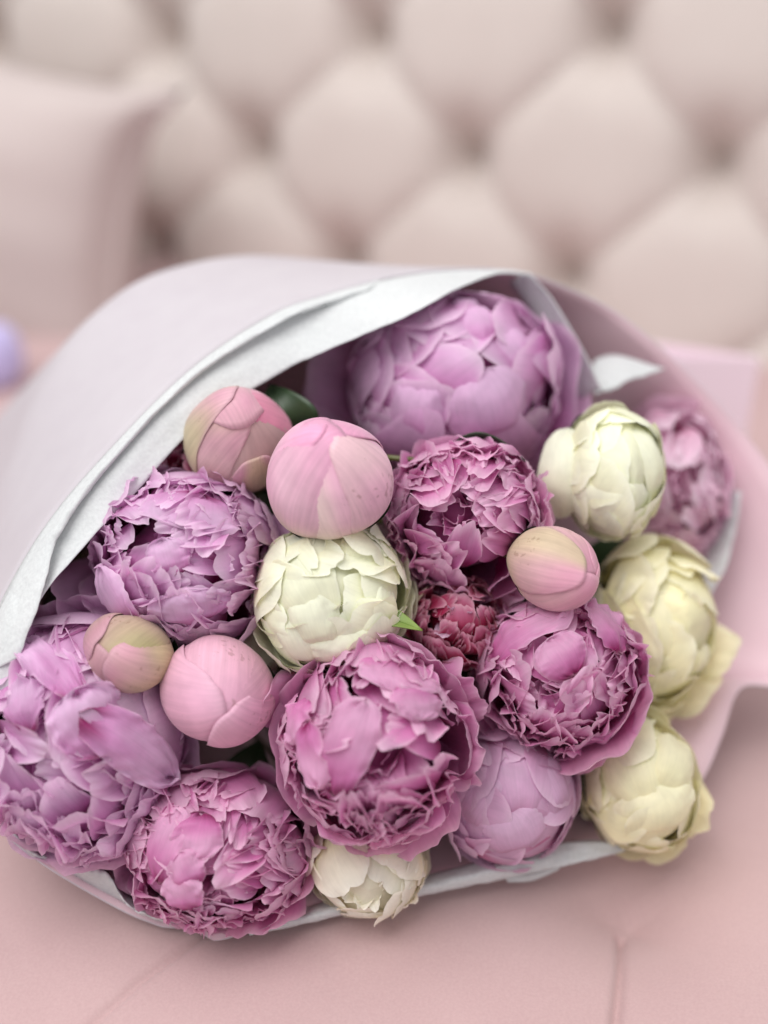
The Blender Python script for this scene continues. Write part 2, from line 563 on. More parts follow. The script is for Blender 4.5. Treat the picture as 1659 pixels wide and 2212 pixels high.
# upper left: tissue leaning in from the rim over the flowers
rimL = [(1148, 591, .533), (1075, 583, .527), (940, 588, .520), (823, 607, .511), (700, 642, .501), (590, 683, .492), (411, 803, .477), (218, 996, .462), (94, 1147, .454), (3, 1309, .450), (-50, 1440, .449)]
midL = [(1148, 593, .531), (1075, 587, .523), (1000, 601, .512), (930, 624, .500), (812, 660, .495), (690, 702, .495), (590, 742, .487), (412, 856, .473), (245, 1033, .459), (130, 1195, .451), (35, 1320, .441), (-30, 1450, .440)]
freeL = [(1148, 595, .530), (1075, 591, .520), (1000, 617, .500), (905, 670, .482), (800, 716, .479), (690, 764, .481), (610, 803, .483), (425, 922, .471), (285, 1072, .459), (195, 1166, .450), (78, 1312, .440), (2, 1545, .438)]
Vt = noisy(loft([pp(rimL), pp(midL), pp(freeL)], 150, 16), 0.0005, 5, 21)
sheet('inner_fold', Vt - WL, tissue, [M_TISSUE], 0.0004)
hemA = [(823, 604, .5125), (700, 639, .502), (590, 679, .493), (411, 799, .478), (218, 992, .463), (94, 1143, .455), (0, 1305, .451), (-50, 1440, .449)]
hemM = [(800, 622, .504), (690, 656, .494), (592, 696, .486), (412, 815, .471), (222, 1012, .456), (108, 1164, .448), (35, 1330, .441), (-25, 1450, .440)]
hemB = [(785, 636, .505), (690, 664, .496), (615, 692, .487), (411, 824, .472), (222, 1024, .457), (126, 1164, .448), (88, 1292, .437), (40, 1420, .435)]
Vh = loft([pp(hemA), pp(hemM), pp(hemB)], 150, 8)
nh = Noise1(random.Random(4), 1, 60, 3)
Vh[-1] += (nh(np.linspace(0, 1, 150)) * 0.0009)[:, None] * np.array((0.6, 0, 0.6)); Vh[-2] += (nh(np.linspace(0, 1, 150)) * 0.0005)[:, None] * np.array((0.6, 0, 0.6))
sheet('folded_hem', noisy(Vh, 0.00025, 5, 33) - WL, tissue, [M_TISSUE], 0.0004)
# bottom hem along the seat
botA = [(545, 1996, .470), (690, 1952, .474), (920, 1892, .482), (1100, 1846, .488), (1230, 1820, .492), (1345, 1822, .497)]
botB = [(535, 2010, .462), (690, 1972, .466), (920, 1914, .474), (1100, 1870, .480), (1240, 1846, .489), (1348, 1832, .497)]
botC = [(540, 2020, .462), (690, 1988, .4675), (920, 1933, .4755), (1100, 1896, .4815), (1240, 1866, .488), (1350, 1838, .497)]
sheet('bottom_hem', noisy(loft([pp(botA), pp(botB), pp(botC)], 120, 10), 0.0006, 9, 41) - WL, tissue, [M_TISSUE], 0.0005)
linA = [(700, 1900, .53), (920, 1840, .535), (1100, 1790, .54), (1250, 1760, .545), (1400, 1730, .55)]
linB = [(700, 1962, .481), (920, 1902, .4885), (1100, 1855, .494), (1230, 1828, .498), (1345, 1826, .501)]
sheet('liner', loft([pp(linA), pp(linB)], 60, 10) - WL, tissue, [M_TISSUE], 0.0004)
flapA = [(1085, 1893, .4855), (1150, 1887, .488), (1215, 1866, .490)]
flapB = [(1098, 1906, .486), (1150, 1902, .489), (1205, 1880, .490)]
sheet('loose_corner', loft([pp(flapA), pp(flapB)], 24, 5) - WL, tissue, [M_TISSUE], 0.0004)
# lower left crumple between flowers and the pink rim
crA = [(15, 1800, .468), (70, 1848, .470), (120, 1872, .470), (190, 1912, .470), (260, 1950, .470), (330, 1982, .470), (420, 2012, .470), (520, 2008, .470)]
crM = [(22, 1790, .462), (62, 1838, .461), (118, 1858, .465), (175, 1876, .459), (232, 1890, .462), (285, 1962, .457), (390, 1990, .463), (500, 2000, .466)]
crB = [(35, 1780, .475), (75, 1830, .476), (110, 1845, .480), (170, 1872, .472), (225, 1880, .474), (270, 1930, .474), (380, 1970, .478), (480, 1985, .480)]
sheet('crumpled_edge', noisy(loft([pp(crA), pp(crM), pp(crB)], 110, 12), 0.0012, 12, 52) - WL, tissue, [M_TISSUE], 0.0004)
# upper right: tissue edge running down from the crest, and a pointed corner
edA = [(1128, 592, .530), (1170, 640, .532), (1215, 715, .533), (1250, 780, .533), (1280, 845, .531)]
edB = [(1146, 592, .524), (1190, 642, .525), (1236, 715, .525), (1272, 780, .524), (1302, 845, .522)]
edC = [(1100, 610, .545), (1150, 680, .545), (1185, 745, .545), (1215, 815, .545), (1240, 880, .545)]
sheet('edge_fold', loft([pp(edC), pp(edA), pp(edB)], 40, 8) - WL, tissue, [M_TISSUE], 0.0004)
coA = [(1275, 800, .548), (1290, 775, .552), (1340, 768, .553), (1432, 797, .55)]
coB = [(1285, 850, .530), (1320, 842, .533), (1370, 818, .537), (1434, 798, .549)]
sheet('pointed_corner', noisy(loft([pp(coA), pp(coB)], 40, 10), 0.0008, 6, 71) - WL, tissue, [M_TISSUE], 0.0004)
riA = [(1600, 1060, .556), (1592, 1130, .553), (1572, 1210, .549), (1528, 1300, .541)]
riB = [(1540, 1060, .572), (1535, 1130, .568), (1520, 1210, .56), (1490, 1300, .55)]
sheet('side_edge', noisy(loft([pp(riB), pp(riA)], 40, 8), 0.0008, 6, 72) - WL, tissue, [M_TISSUE], 0.0004)

# ------------------------------------------------------------------ flowers
PAL = {
    'lilac': dict(tip=lin(238, 199, 232), mid=lin(225, 160, 210), deep=lin(160, 36, 108), edge=lin(245, 222, 238)),
    'pink': dict(tip=lin(235, 180, 215), mid=lin(218, 130, 187), deep=lin(152, 24, 98), edge=lin(245, 216, 232)),
    'soft': dict(tip=lin(232, 197, 224), mid=lin(224, 181, 212), deep=lin(206, 128, 170), edge=lin(240, 214, 232)),
    'blush': dict(tip=lin(244, 214, 232), mid=lin(238, 198, 220), deep=lin(226, 160, 192), edge=lin(248, 228, 240)),
    'milk': dict(tip=lin(251, 247, 232), mid=lin(250, 244, 222), deep=lin(246, 236, 200), edge=lin(252, 249, 238)),
    'crimson': dict(tip=lin(214, 124, 160), mid=lin(174, 38, 84), deep=lin(130, 16, 56), edge=lin(240, 204, 216)),
    'cream': dict(tip=lin(250, 251, 229), mid=lin(249, 249, 220), deep=lin(248, 247, 212), edge=lin(251, 252, 236)),
    'ivory': dict(tip=lin(251, 247, 214), mid=lin(250, 245, 205), deep=lin(249, 243, 202), edge=lin(252, 249, 226)),
}


def petal(kind, rnd, pal, nu=15, nv=17, **k):
    """One petal in flower space (unit sphere, +z faces out). kind 'shell' lies on a sphere, 'stand' rises from the heart."""
    u = np.linspace(-1, 1, nu)[None, :]; v = np.linspace(0, 1, nv)[:, None]
    u0 = u + 0 * v; v0 = v + 0 * u
    rag = Noise1(rnd, 1, k.get('ragf', 5.0), 3, 0.65)
    rnd_tip = k.get('round', 0.3)
    sc = 1 - np.abs(np.sin(u * k.get('ragf', 5.0) * 0.42 + 0.7 * rag(u * 0.3) + rnd.uniform(0, 3.1)))
    Lf = 1 - rnd_tip * np.abs(u) ** k.get('rp', 3.6) + k.get('rag', 0.02) * (0.3 * rag(u) - 1.3 * sc ** 1.8)
    if k.get('notch'):
        Lf = Lf - k['notch'] * np.exp(-((u - rnd.uniform(-0.3, 0.3)) / 0.16) ** 2)
    vv = v0 * Lf
    wid = k['w'] * (0.28 + 0.72 * sm(0, 0.62, v0)) * (1 - 0.12 * sm(0.75, 1, v0)) * (1 + 0.06 * Noise1(rnd, 1, 4, 2)(v0))
    ruf = Noise1(rnd, 2, k.get('ruff', 6.0), 2, 0.5)
    fine = Noise1(rnd, 2, k.get('ruff', 6.0) * 2.2, 2, 0.6)
    edge = np.maximum(sm(0.55, 1.0, v0), sm(0.7, 1.0, np.abs(u0)) * sm(0.25, 0.8, v0))
    A = k.get('amp', 0.02)
    lump = Noise1(rnd, 2, 2.4, 2, 0.5)
    disp = A * edge * ruf(u0 * 1.0, v0 * 1.1) + 0.35 * A * edge ** 2 * fine(u0, v0 * 1.2) + k.get('lump', 0.012) * lump(u0, v0)
    if kind == 'shell':
        tb, tt = k.get('tb', 165), k['tt']
        th = np.radians(tb + (tt - tb) * vv)
        s_ = u0 * wid + k.get('skew', 0.0) * vv ** 2
        ph = math.radians(k['phi'])
        m = np.stack((np.sin(th) * math.cos(ph), np.sin(th) * math.sin(ph), np.cos(th)), -1)
        e = np.array((-math.sin(ph), math.cos(ph), 0.0))
        d = np.cos(s_)[..., None] * m + np.sin(s_)[..., None] * e
        r = k['r'] * (1 + k.get('flare', 0.0) * sm(0.55, 1, v0) ** 2 + k.get('curl', 0.0) * np.abs(u0) ** 3 * sm(0.2, 0.8, v0)
                      - k.get('hug', 0.0) * u0 ** 2 + k.get('ride', 0.0) * u0 - k.get('sink', 0.0) * (1 - v0) ** 1.5) + disp
        Vv = d * r[..., None]
        if k.get('fold'):                     # the tip bends over, outwards
            g = sm(1 - k.get('foldlen', 0.3), 1, v0) ** 1.3
            Vv = Vv + (k['fold'] * g)[..., None] * (m * 0.55 - np.array((0, 0, 1.0)) * 0.65)
    else:
        d0 = np.array(k['dir'], float); d0 /= np.linalg.norm(d0)
        ref = np.array((rnd.gauss(0, 1), rnd.gauss(0, 1), rnd.gauss(0, 1)))
        if 'lat' in k:
            ref = np.cross(d0, np.array(k['lat'], float))
        e = np.cross(d0, ref); e /= np.linalg.norm(e)
        n = np.cross(e, d0)
        r0, r1 = k.get('r0', 0.25), k['r']
        rr = r0 + (r1 - r0) * vv
        curve = k.get('cup', 0.25) * (u0 ** 2) * wid * sm(0, 0.6, v0) + k.get('bend', 0.1) * vv ** 2
        Vv = rr[..., None] * d0 + (u0 * wid)[..., None] * e + (curve + disp * 1.6)[..., None] * n
    if k.get('tilt'):
        ax_ = Vector((rnd.gauss(0, 1), rnd.gauss(0, 1), rnd.gauss(0, 0.5))).normalized()
        Rm = np.array(Matrix.Rotation(math.radians(rnd.gauss(0, k['tilt'])), 3, ax_))
        Vv = Vv @ Rm.T
    Vv[..., 2] *= k.get('squash', 1.0)
    # pigment: deep at the base, pale towards the rim
    c = PAL[pal]
    bl = Noise1(rnd, 2, 3.0, 3)(u0, v0)
    dp = k.get('deep', 0.42)
    t1_ = sm(dp - 0.24, dp + 0.14, vv + 0.06 * bl)[..., None]
    t2_ = sm(0.5, 0.98, vv + 0.09 * bl)[..., None]
    t3_ = (sm(0.86, 1.0, v0) * 0.6 + 0.3 * sm(0.88, 1, np.abs(u0)) * sm(0.4, 0.8, v0))[..., None] * k.get('pale', 1.0)
    C = c['deep'] * (1 - t1_) + c['mid'] * t1_
    C = C * (1 - t2_) + c['tip'] * t2_
    C = C * (1 - t3_) + c['edge'] * t3_
    if 'blotch' in k:
        g = sm(0.25, 0.9, Noise1(rnd, 2, 2.2, 2)(u0, v0) + 0.35)[..., None] * k['blotch'][1]
        C = C * (1 - g) + k['blotch'][0] * g
    return Vv, C


def frame(ax, ay):
    z = -FWD + ax * RIGHT + ay * UP
    z = z / np.linalg.norm(z)
    y = UP - (UP @ z) * z
    if np.linalg.norm(y) < 0.3:
        y = FWD - (FWD @ z) * z
    y /= np.linalg.norm(y)
    x = np.cross(y, z)
    return np.array((x, y, z))


TIE = NC + np.array((0.0, 0.0, 0.004))
NSTEM = [0]


def start(name, label, cat, group, px, py, d, rpx, ax, ay):
    c = P(px, py, d)
    R = rpx * d / F
    f = frame(ax, ay)
    o = thing(name, label, cat, c, group, f)
    # stem from the back of the bloom to the binding point, in local space
    base = -f[2] * R * 0.85
    k = NSTEM[0]; NSTEM[0] += 1
    tgt = TIE + np.array((math.cos(k * 2.4), 0.3 * math.sin(k), math.sin(k * 2.4))) * 0.010 * math.sqrt((k % 9) / 9 + 0.1) - c
    mid1 = base - f[2] * 0.03 + axis * 0.05
    pts = crom([base * 0.6, base, mid1, 0.5 * (mid1 + tgt) + np.array((0, 0, 0.0)), tgt], 22)
    pts[:, 2] = np.maximum(pts[:, 2] + c[2], 0.008) - c[2]
    loc = pts @ f.T
    new_obj('stem', tube_mesh('stem', loc, 0.0028, 7), o, [M_STEM])
    return o, R, f


WARP = [None]
TAPER = [0.0]


def set_warp(seed, a=0.07, b=0.03, stretch=(1, 1, 1)):
    r = random.Random(seed * 7 + 1)
    WARP[0] = (Noise1(r, 3, 1.5, 2, 0.5), [Noise1(r, 3, 3.4, 2, 0.5) for _ in range(3)], a, b, np.array(stretch))


def warp(V):
    if WARP[0] is None:
        return V
    n, nn, a, b, st = WARP[0]
    x, y, z = V[..., 0], V[..., 1], V[..., 2]
    q = V * (1 + a * n(x, y, z))[..., None]
    q = q + b * np.stack([k(x, y, z) for k in nn], -1)
    if TAPER[0]:
        q = q.copy(); zz = np.clip(q[..., 2:3], 0, 1.4)
        q[..., :2] = q[..., :2] * (1 - TAPER[0] * zz ** 2)
        q[..., 2:3] = q[..., 2:3] * (1 + 0.5 * TAPER[0] * zz)
    return q * st


def put(o, R, VC, m, solid=0.0, name='petal', label=None, closed=False):
    V, C = VC
    V = warp(V)
    q = new_obj(name, grid_mesh(name, V * R, C, closed=closed), o, [m])
    if solid:
        md = q.modifiers.new('thickness', 'SOLIDIFY'); md.thickness = solid * R; md.offset = 0
    if label:
        q['label'] = label
    return q


def sepals(o, R, rnd, n=3):
    for i in range(n):
        VC = petal('shell', rnd, 'cream', nu=7, nv=8, phi=i * 360 / n + rnd.uniform(-20, 20), tt=118, tb=178, w=0.4, r=1.05, amp=0.01)
        q = new_obj('sepal', grid_mesh('sepal', warp(VC[0]) * R), o, [M_LEAF])


def heart_core(o, R, pal, m, r, squash, dk=0.5):  # filler ball added inside a bloom so gaps show petal colour, not black
    th = np.linspace(0.001, math.pi - 0.001, 14); ph = np.linspace(0, 2 * math.pi, 20, endpoint=False)
    V = np.stack((np.outer(np.sin(th), np.cos(ph)), np.outer(np.sin(th), np.sin(ph)), np.outer(np.cos(th), np.ones(20)) * squash), -1) * r
    V *= (1 + 0.05 * np.sin(5 * V[..., :1] / r + 2) + 0.04 * np.sin(7 * V[..., 1:2] / r))
    put(o, R, (V, np.ones(V.shape) * (dk * PAL[pal]['deep'] + (1 - dk) * PAL[pal]['mid'])), m, name='heart_fill', closed=True)


def ruffled(o, R, seed, pal, m, n_sh=80, n_stand=12, cone=66, lean=False, bigp=0.22, wsc=1.0, rag=0.055, core=0.62, gflare=1.0, flmax=0.13, sink=0.24, folds=1.0, dk=0.5, extra=(), squash=0.95, amp=1.0, gap=None, guards=7, stretch=(1, 1, 1), wa=0.08):
    """A fully double peony: wavy guard petals, rings of ragged petals, and a crowded frilled heart."""
    rnd = random.Random(seed)
    set_warp(seed, wa, 0.035, stretch)
    heart_core(o, R, pal, m, core, squash, dk)
    for i in range(guards):
        put(o, R, petal('shell', rnd, pal, nu=25, nv=19, phi=i * 360 / guards + rnd.uniform(-18, 18), tt=rnd.uniform(66, 100), w=rnd.uniform(0.5, 0.78), r=rnd.uniform(0.98, 1.06),
                        flare=rnd.uniform(0.0, 0.20) * gflare, amp=0.05 * amp, rag=0.04, ragf=7, ruff=rnd.uniform(5, 8), squash=squash, deep=0.3, tilt=6), m)
    rings = [(8, 56, 82, 0.50, 0.99, 0.045), (8, 46, 66, 0.42, 0.96, 0.05)]
    for ri, (n, t0_, t1_, w_, r_, a_) in enumerate(rings):
        if lean:
            break
        off = rnd.uniform(0, 360)
        for i in range(n):
            phi = off + i * 360 / n + rnd.uniform(-18, 18)
            if gap and abs((phi - gap[0] + 180) % 360 - 180) < gap[1] and ri > 0:
                continue
            put(o, R, petal('shell', rnd, pal, nu=23, nv=16, phi=phi, tt=rnd.uniform(t0_, t1_), tb=150 - 12 * ri, w=w_ * rnd.uniform(0.7, 1.25),
                            r=r_ * rnd.uniform(0.95, 1.05), flare=rnd.uniform(-0.06, 0.12), amp=a_ * amp * rnd.uniform(0.6, 1.3), rag=0.05, ragf=8, ruff=rnd.uniform(6, 10),
                            skew=rnd.uniform(-0.35, 0.35), ride=rnd.uniform(-0.08, 0.08), tilt=10, lump=0.03,
                            fold=folds * rnd.choice((0, 0, 0, 0.06, 0.10)), round=rnd.uniform(0.12, 0.35), squash=squash, deep=0.36 + 0.04 * ri), m)
    for i in range(n_sh):
        thd = cone * math.sqrt((i + rnd.random()) / n_sh)
        phi = rnd.uniform(0, 360)
        big = rnd.random() < bigp
        if gap and abs((phi - gap[0] + 180) % 360 - 180) < gap[1] and thd > 18:
            if rnd.random() < 0.75:
                continue
        put(o, R, petal('shell', rnd, pal, nu=23, nv=13, phi=phi, tt=thd - 6, tb=thd + rnd.uniform(40, 60), w=wsc * (rnd.uniform(0.31, 0.45) if big else rnd.uniform(0.15, 0.29)),
                        r=rnd.uniform(0.90, 1.0), flare=rnd.uniform(-0.02, flmax), sink=sink, amp=(0.030 if big else 0.043) * amp, rag=rag, ragf=rnd.uniform(5, 8), ruff=rnd.uniform(5, 9),
                        skew=rnd.uniform(-0.25, 0.25), ride=rnd.uniform(-0.08, 0.08), tilt=13, lump=0.028, round=rnd.uniform(0.2, 0.4), rp=2.8,
                        fold=folds * rnd.choice((0, 0, 0, 0, 0.05, 0.08)), squash=squash, deep=0.40), m)
    for i in range(n_stand):
        thd = math.radians(30) * math.sqrt(rnd.uniform(0, 1)); phd = rnd.uniform(0, 6.283)
        d = (math.sin(thd) * math.cos(phd), math.sin(thd) * math.sin(phd), math.cos(thd))
        k_ = 0.4
        put(o, R, petal('stand', rnd, pal, nu=21, nv=13, dir=d, lat=(-math.sin(phd) + rnd.uniform(-k_, k_), math.cos(phd) + rnd.uniform(-k_, k_), rnd.uniform(-.2, .2)),
                        w=rnd.uniform(0.16, 0.30), r=rnd.uniform(0.86, 1.0), r0=0.3, cup=rnd.uniform(0.2, 1.0), bend=rnd.uniform(-0.3, 0.2), amp=0.05 * amp,
                        rag=0.07, ragf=6, ruff=rnd.uniform(5, 8), lump=0.025, squash=squash, deep=0.46, round=rnd.uniform(0.2, 0.4)), m)
    for e in extra:
        e = dict(e); kd = e.pop('kind', 'shell'); pl = e.pop('pal', pal)
        put(o, R, petal(kd, rnd, pl, nu=27, nv=21, **{**dict(squash=squash), **e}), m)
    sepals(o, R, rnd)


def cupped(o, R, seed, pal, m, layers, extra=(), squash=1.0, solid=0.005, heart_fill=8, hug=0.012, lump=0.02, wa=0.04, wb_=0.02, stretch=(1, 1, 1)):
    """A half open bloom: broad smooth petals wrapping a small heart."""
    rnd = random.Random(seed)
    set_warp(seed, wa, wb_, stretch)
    heart_core(o, R, pal, m, 0.74, squash, 0.3)
    for (n, t0_, t1_, w_, r_, amp, rag) in layers:
        off = rnd.uniform(0, 360)
        for i in range(n):
            put(o, R, petal('shell', rnd, pal, nu=19, nv=21, phi=off + i * 360 / n + rnd.uniform(-12, 12), tt=rnd.uniform(t0_, t1_), w=w_ * rnd.uniform(1.05, 1.4),
                            r=r_ * rnd.uniform(0.985, 1.02), flare=rnd.uniform(-0.06, 0.0), amp=amp, rag=rag, ruff=4.5, hug=hug, ride=rnd.uniform(0.0, 0.025),
                            lump=lump, round=rnd.uniform(0.36, 0.5), rp=2.3, skew=rnd.uniform(-0.2, 0.2), tilt=6, squash=squash, deep=0.16, pale=0.6), m, solid)
    for i in range(heart_fill):
        thd = math.radians(rnd.uniform(0, 26)); phd = rnd.uniform(0, 6.283)
        d = (math.sin(thd) * math.cos(phd), math.sin(thd) * math.sin(phd), math.cos(thd))
        put(o, R, petal('stand', rnd, pal, nu=11, nv=11, dir=d, lat=(-math.sin(phd), math.cos(phd), 0.1), w=rnd.uniform(0.12, 0.2), r=rnd.uniform(0.72, 0.84), r0=0.3,
                        cup=0.7, bend=rnd.uniform(-0.1, 0.15), amp=0.04, rag=0.05, squash=squash, deep=0.5), m)
    for e in extra:
        e = dict(e); kd = e.pop('kind', 'shell'); pl = e.pop('pal', pal); so = e.pop('solid', solid)
        put(o, R, petal(kd, rnd, pl, nu=23, nv=23, **{**dict(squash=squash, rp=2.3, round=0.42, hug=hug), **e}), m, so)
    sepals(o, R, rnd)


def bud(o, R, seed, cols, petals, squash=1.05, stretch=(1, 1, 1), taper=0.16):
    rnd = random.Random(seed)
    set_warp(seed, 0.19, 0.035, stretch)
    TAPER[0] = taper
    PAL['_b'] = dict(tip=cols[0], mid=cols[1], deep=cols[2], edge=cols[3] if len(cols) > 3 else cols[0])
    th = np.linspace(0.001, math.pi - 0.001, 20); ph = np.linspace(0, 2 * math.pi, 28, endpoint=False)
    V = np.stack((np.outer(np.sin(th), np.cos(ph)), np.outer(np.sin(th), np.sin(ph)), np.outer(np.cos(th), np.ones(28)) * squash), -1) * 0.955
    C = np.ones(V.shape) * cols[1]
    put(o, R, (V, C), M_BUD, name='bud_core', closed=True)
    for e in petals:
        e = dict(e)
        e.setdefault('squash', squash); e.setdefault('amp', 0.008); e.setdefault('rag', 0.014); e.setdefault('lump', 0.02); e.setdefault('round', 0.25); e.setdefault('hug', 0.05); e.setdefault('ride', 0.03 * (1 if len(petals) % 2 else -1)); e['r'] = 1 + (e['r'] - 1) * 1.5
        e.setdefault('deep', 0.35); e.setdefault('pale', 0.35); e.setdefault('ruff', 3.5); e.setdefault('tb', 176)
        put(o, R, petal('shell', rnd, '_b', nu=27, nv=27, **e), M_BUD, 0.018)
    sepals(o, R, rnd, 3)
    TAPER[0] = 0.0


def oval(o, R, f, pal, m, cx, cy, rpx, px, py, hw, hh, rot=0.0, r=1.06, sink=0.12, lift=0.0, ruffle=0.006, notch=0.0, seed=0, egg=0.15, face=0.0, bulge=0.5, scal=0.03, name='petal', label=None):
    """A broad cupped petal lying on the bloom, seen face on; hw, hh and the centre are in photo pixels, rpx is the bloom's radius."""
    rnd = random.Random(seed + int(px * 7 + py))
    dx, dy = (px - cx) / rpx, -(py - cy) / rpx
    rho = math.hypot(dx, dy)
    if rho > 0.9:
        k = 0.9; n = dx / rho * k * RIGHT + dy / rho * k * UP - FWD * math.sqrt(1 - k * k); base = n * r + (dx / rho * RIGHT + dy / rho * UP) * (rho - 0.9)
    else:
        n = dx * RIGHT + dy * UP - FWD * math.sqrt(1 - rho * rho); base = n * r
    n = n / np.linalg.norm(n)
    n = (1 - face) * n - face * FWD
    n = n / np.linalg.norm(n)
    e1 = RIGHT * math.cos(rot) + UP * math.sin(rot)
    e1 = e1 - (e1 @ n) * n; e1 /= np.linalg.norm(e1)
    e2 = np.cross(n, e1)
    u = np.linspace(-1, 1, 27)[None, :]; v = np.linspace(-1, 1, 31)[:, None]
    wav = Noise1(rnd, 1, 5, 3); bum = Noise1(rnd, 2, 2.2, 3)
    half = np.sqrt(np.clip(1 - np.abs(v) ** 2.3, 0, 1)) * (1 + egg * v) * (1 + 0.04 * wav(v))
    x = hw / rpx * u * half + 0 * v
    y = hh / rpx * (v * (1 - notch * np.exp(-(u / 0.2) ** 2) * (v > 0)) + 0.02 * wav(u) - scal * np.clip(v, 0, 1) * (1 - np.abs(np.sin(3.1 * u + rnd.uniform(0, 3)))) ** 1.6) + 0 * u
    ed = np.clip(np.maximum(np.abs(u) ** 3 * half ** 0.3 + 0 * v, np.abs(v) ** 3 + 0 * u), 0, 1)
    h = -bulge * (x ** 2 + y ** 2) - sink * ed - 0.14 * np.clip(-v - 0.4, 0, 1) + lift * np.clip(v, 0, 1) ** 2 + ruffle * 3 * ed * bum(u * 2.6, v * 2.6 + 0 * u) + ruffle * bum(u, v + 0 * u)
    W = base + x[..., None] * e1 + y[..., None] * e2 + h[..., None] * n
    V = np.stack((W @ f[0], W @ f[1], W @ f[2]), -1)
    c = PAL[pal]
    vv = (v + 1) / 2 + 0 * u
    bl = bum(u * 1.5, v * 1.5 + 4 + 0 * u)
    t1 = sm(0.0, 0.25, vv + 0.05 * bl)[..., None]; t2 = sm(0.12, 0.72, vv + 0.1 * bl)[..., None]; t3 = 0.5 * sm(0.9, 1, np.maximum(np.abs(u) + 0 * v, np.abs(v) + 0 * u))[..., None]
    C = (c['deep'] * (1 - t1) + c['mid'] * t1) * (1 - t2) + c['tip'] * t2
    C = C * (1 - t3) + c['edge'] * t3
    q = new_obj(name, grid_mesh(name, V * R, C), o, [m])
    if label:
        q['label'] = label
    return q


PG = 'pink peonies packed in the bouquet'
WG = 'cream peonies packed in the bouquet'
BG = 'closed peony buds in the bouquet'

# --- broad petalled lilac peony at the crest
o, R, f = start('peony', 'large half open lilac peony with broad smooth petals under the crest of the tissue', 'peony', PG, 978, 830, .526, 200, 0.04, 0.14)
ruffled(o, R, 11, 'lilac', M_PETAL, n_sh=34, n_stand=6, cone=58, bigp=0.85, wsc=1.22, rag=0.022, amp=0.25, wa=0.05, core=0.74, gflare=0.35, flmax=0.045, sink=0.16, folds=0, stretch=(1.09, 1, 1), squash=1.0,
       extra=[dict(phi=-64, tt=24, w=0.50, r=1.06, amp=0.006, rag=0.012, round=0.42, rp=2.3, deep=0.12, pale=0.4, tb=130),
              dict(phi=-120, tt=32, w=0.42, r=1.07, amp=0.008, rag=0.012, round=0.42, rp=2.3, deep=0.12, pale=0.4, fold=0.04, tb=130),
              dict(phi=178, tt=44, w=0.48, r=1.0, amp=0.008, rag=0.012, round=0.4, rp=2.3, deep=0.12, pale=0.4),
              dict(phi=12, tt=40, w=0.50, r=1.0, amp=0.010, rag=0.012, round=0.4, rp=2.3, deep=0.12, pale=0.4),
              dict(phi=10, tt=74, w=0.6, r=1.12, flare=0.10, amp=0.02, rag=0.02, deep=0.3),
              dict(phi=40, tt=72, w=0.5, r=1.06, flare=0.03, amp=0.02, rag=0.02, deep=0.3),
              dict(phi=-20, tt=88, w=0.5, r=1.12, flare=0.22, amp=0.05, rag=0.03, deep=0.3),
              dict(phi=-165, tt=92, w=0.5, r=1.18, flare=0.25, amp=0.04, rag=0.03, deep=0.5),
              dict(phi=165, tt=85, w=0.55, r=1.12, flare=0.25, amp=0.04, rag=0.03, deep=0.5)])
for a_ in [(1052, 905, 96, 90, dict(rot=0.25, r=1.12, sink=0.16, ruffle=0.01)), (882, 912, 76, 82, dict(rot=-0.1, r=1.08, notch=0.05, sink=0.16, ruffle=0.01)), (808, 838, 56, 84, dict(rot=-0.2, r=1.03)), (1128, 778, 50, 84, dict(rot=0.45, r=1.04)), (1040, 700, 48, 70, dict(rot=0.5, r=1.0)), (1000, 660, 40, 66, dict(rot=-0.1, r=0.98))]:
    oval(o, R, f, 'lilac', M_PETAL, 978, 828, 212, *a_[:4], **a_[4])

# --- left middle
o, R, f = start('peony', 'rounded lilac peony tucked between two greenish buds against the tissue', 'peony', PG, 398, 1210, .470, 186, 0.05, 0.12)
ruffled(o, R, 22, 'lilac', M_PETAL, amp=0.85, cone=56, extra=[dict(phi=-75, tt=50, w=0.6, r=1.0, amp=0.015, rag=0.04, ragf=8, lump=0.02),
        dict(phi=80, tt=52, w=0.62, r=1.0, amp=0.02, rag=0.04, ragf=8, lump=0.02), dict(phi=30, tt=56, w=0.5, r=1.0, amp=0.02, rag=0.04, lump=0.02),
        dict(phi=-155, tt=80, w=0.45, r=1.22, flare=0.3, amp=0.06, rag=0.03), dict(phi=-140, tt=60, w=0.5, r=1.0, amp=0.012, rag=0.02),
        dict(phi=110, tt=85, w=0.4, r=1.12, flare=0.3, amp=0.08, rag=0.05, deep=0.55), dict(phi=8, tt=82, w=0.35, r=1.08, flare=0.18, amp=0.06, rag=0.05)])
for a_ in [(265, 1290, 60, 84, dict(rot=0.6, r=1.05)), (440, 1090, 110, 56, dict(rot=3.0, r=1.03, ruffle=0.012)), (395, 1195, 50, 44, dict(rot=0.3, r=1.0, ruffle=0.014)), (440, 1310, 90, 50, dict(rot=0.1, r=1.03, ruffle=0.016))]:
    oval(o, R, f, 'lilac', M_PETAL, 398, 1210, 196, *a_[:4], **{**dict(sink=0.05, bulge=0.34, scal=0.10), **a_[4], 'ruffle': a_[4].get('ruffle', 0.006) + 0.012})

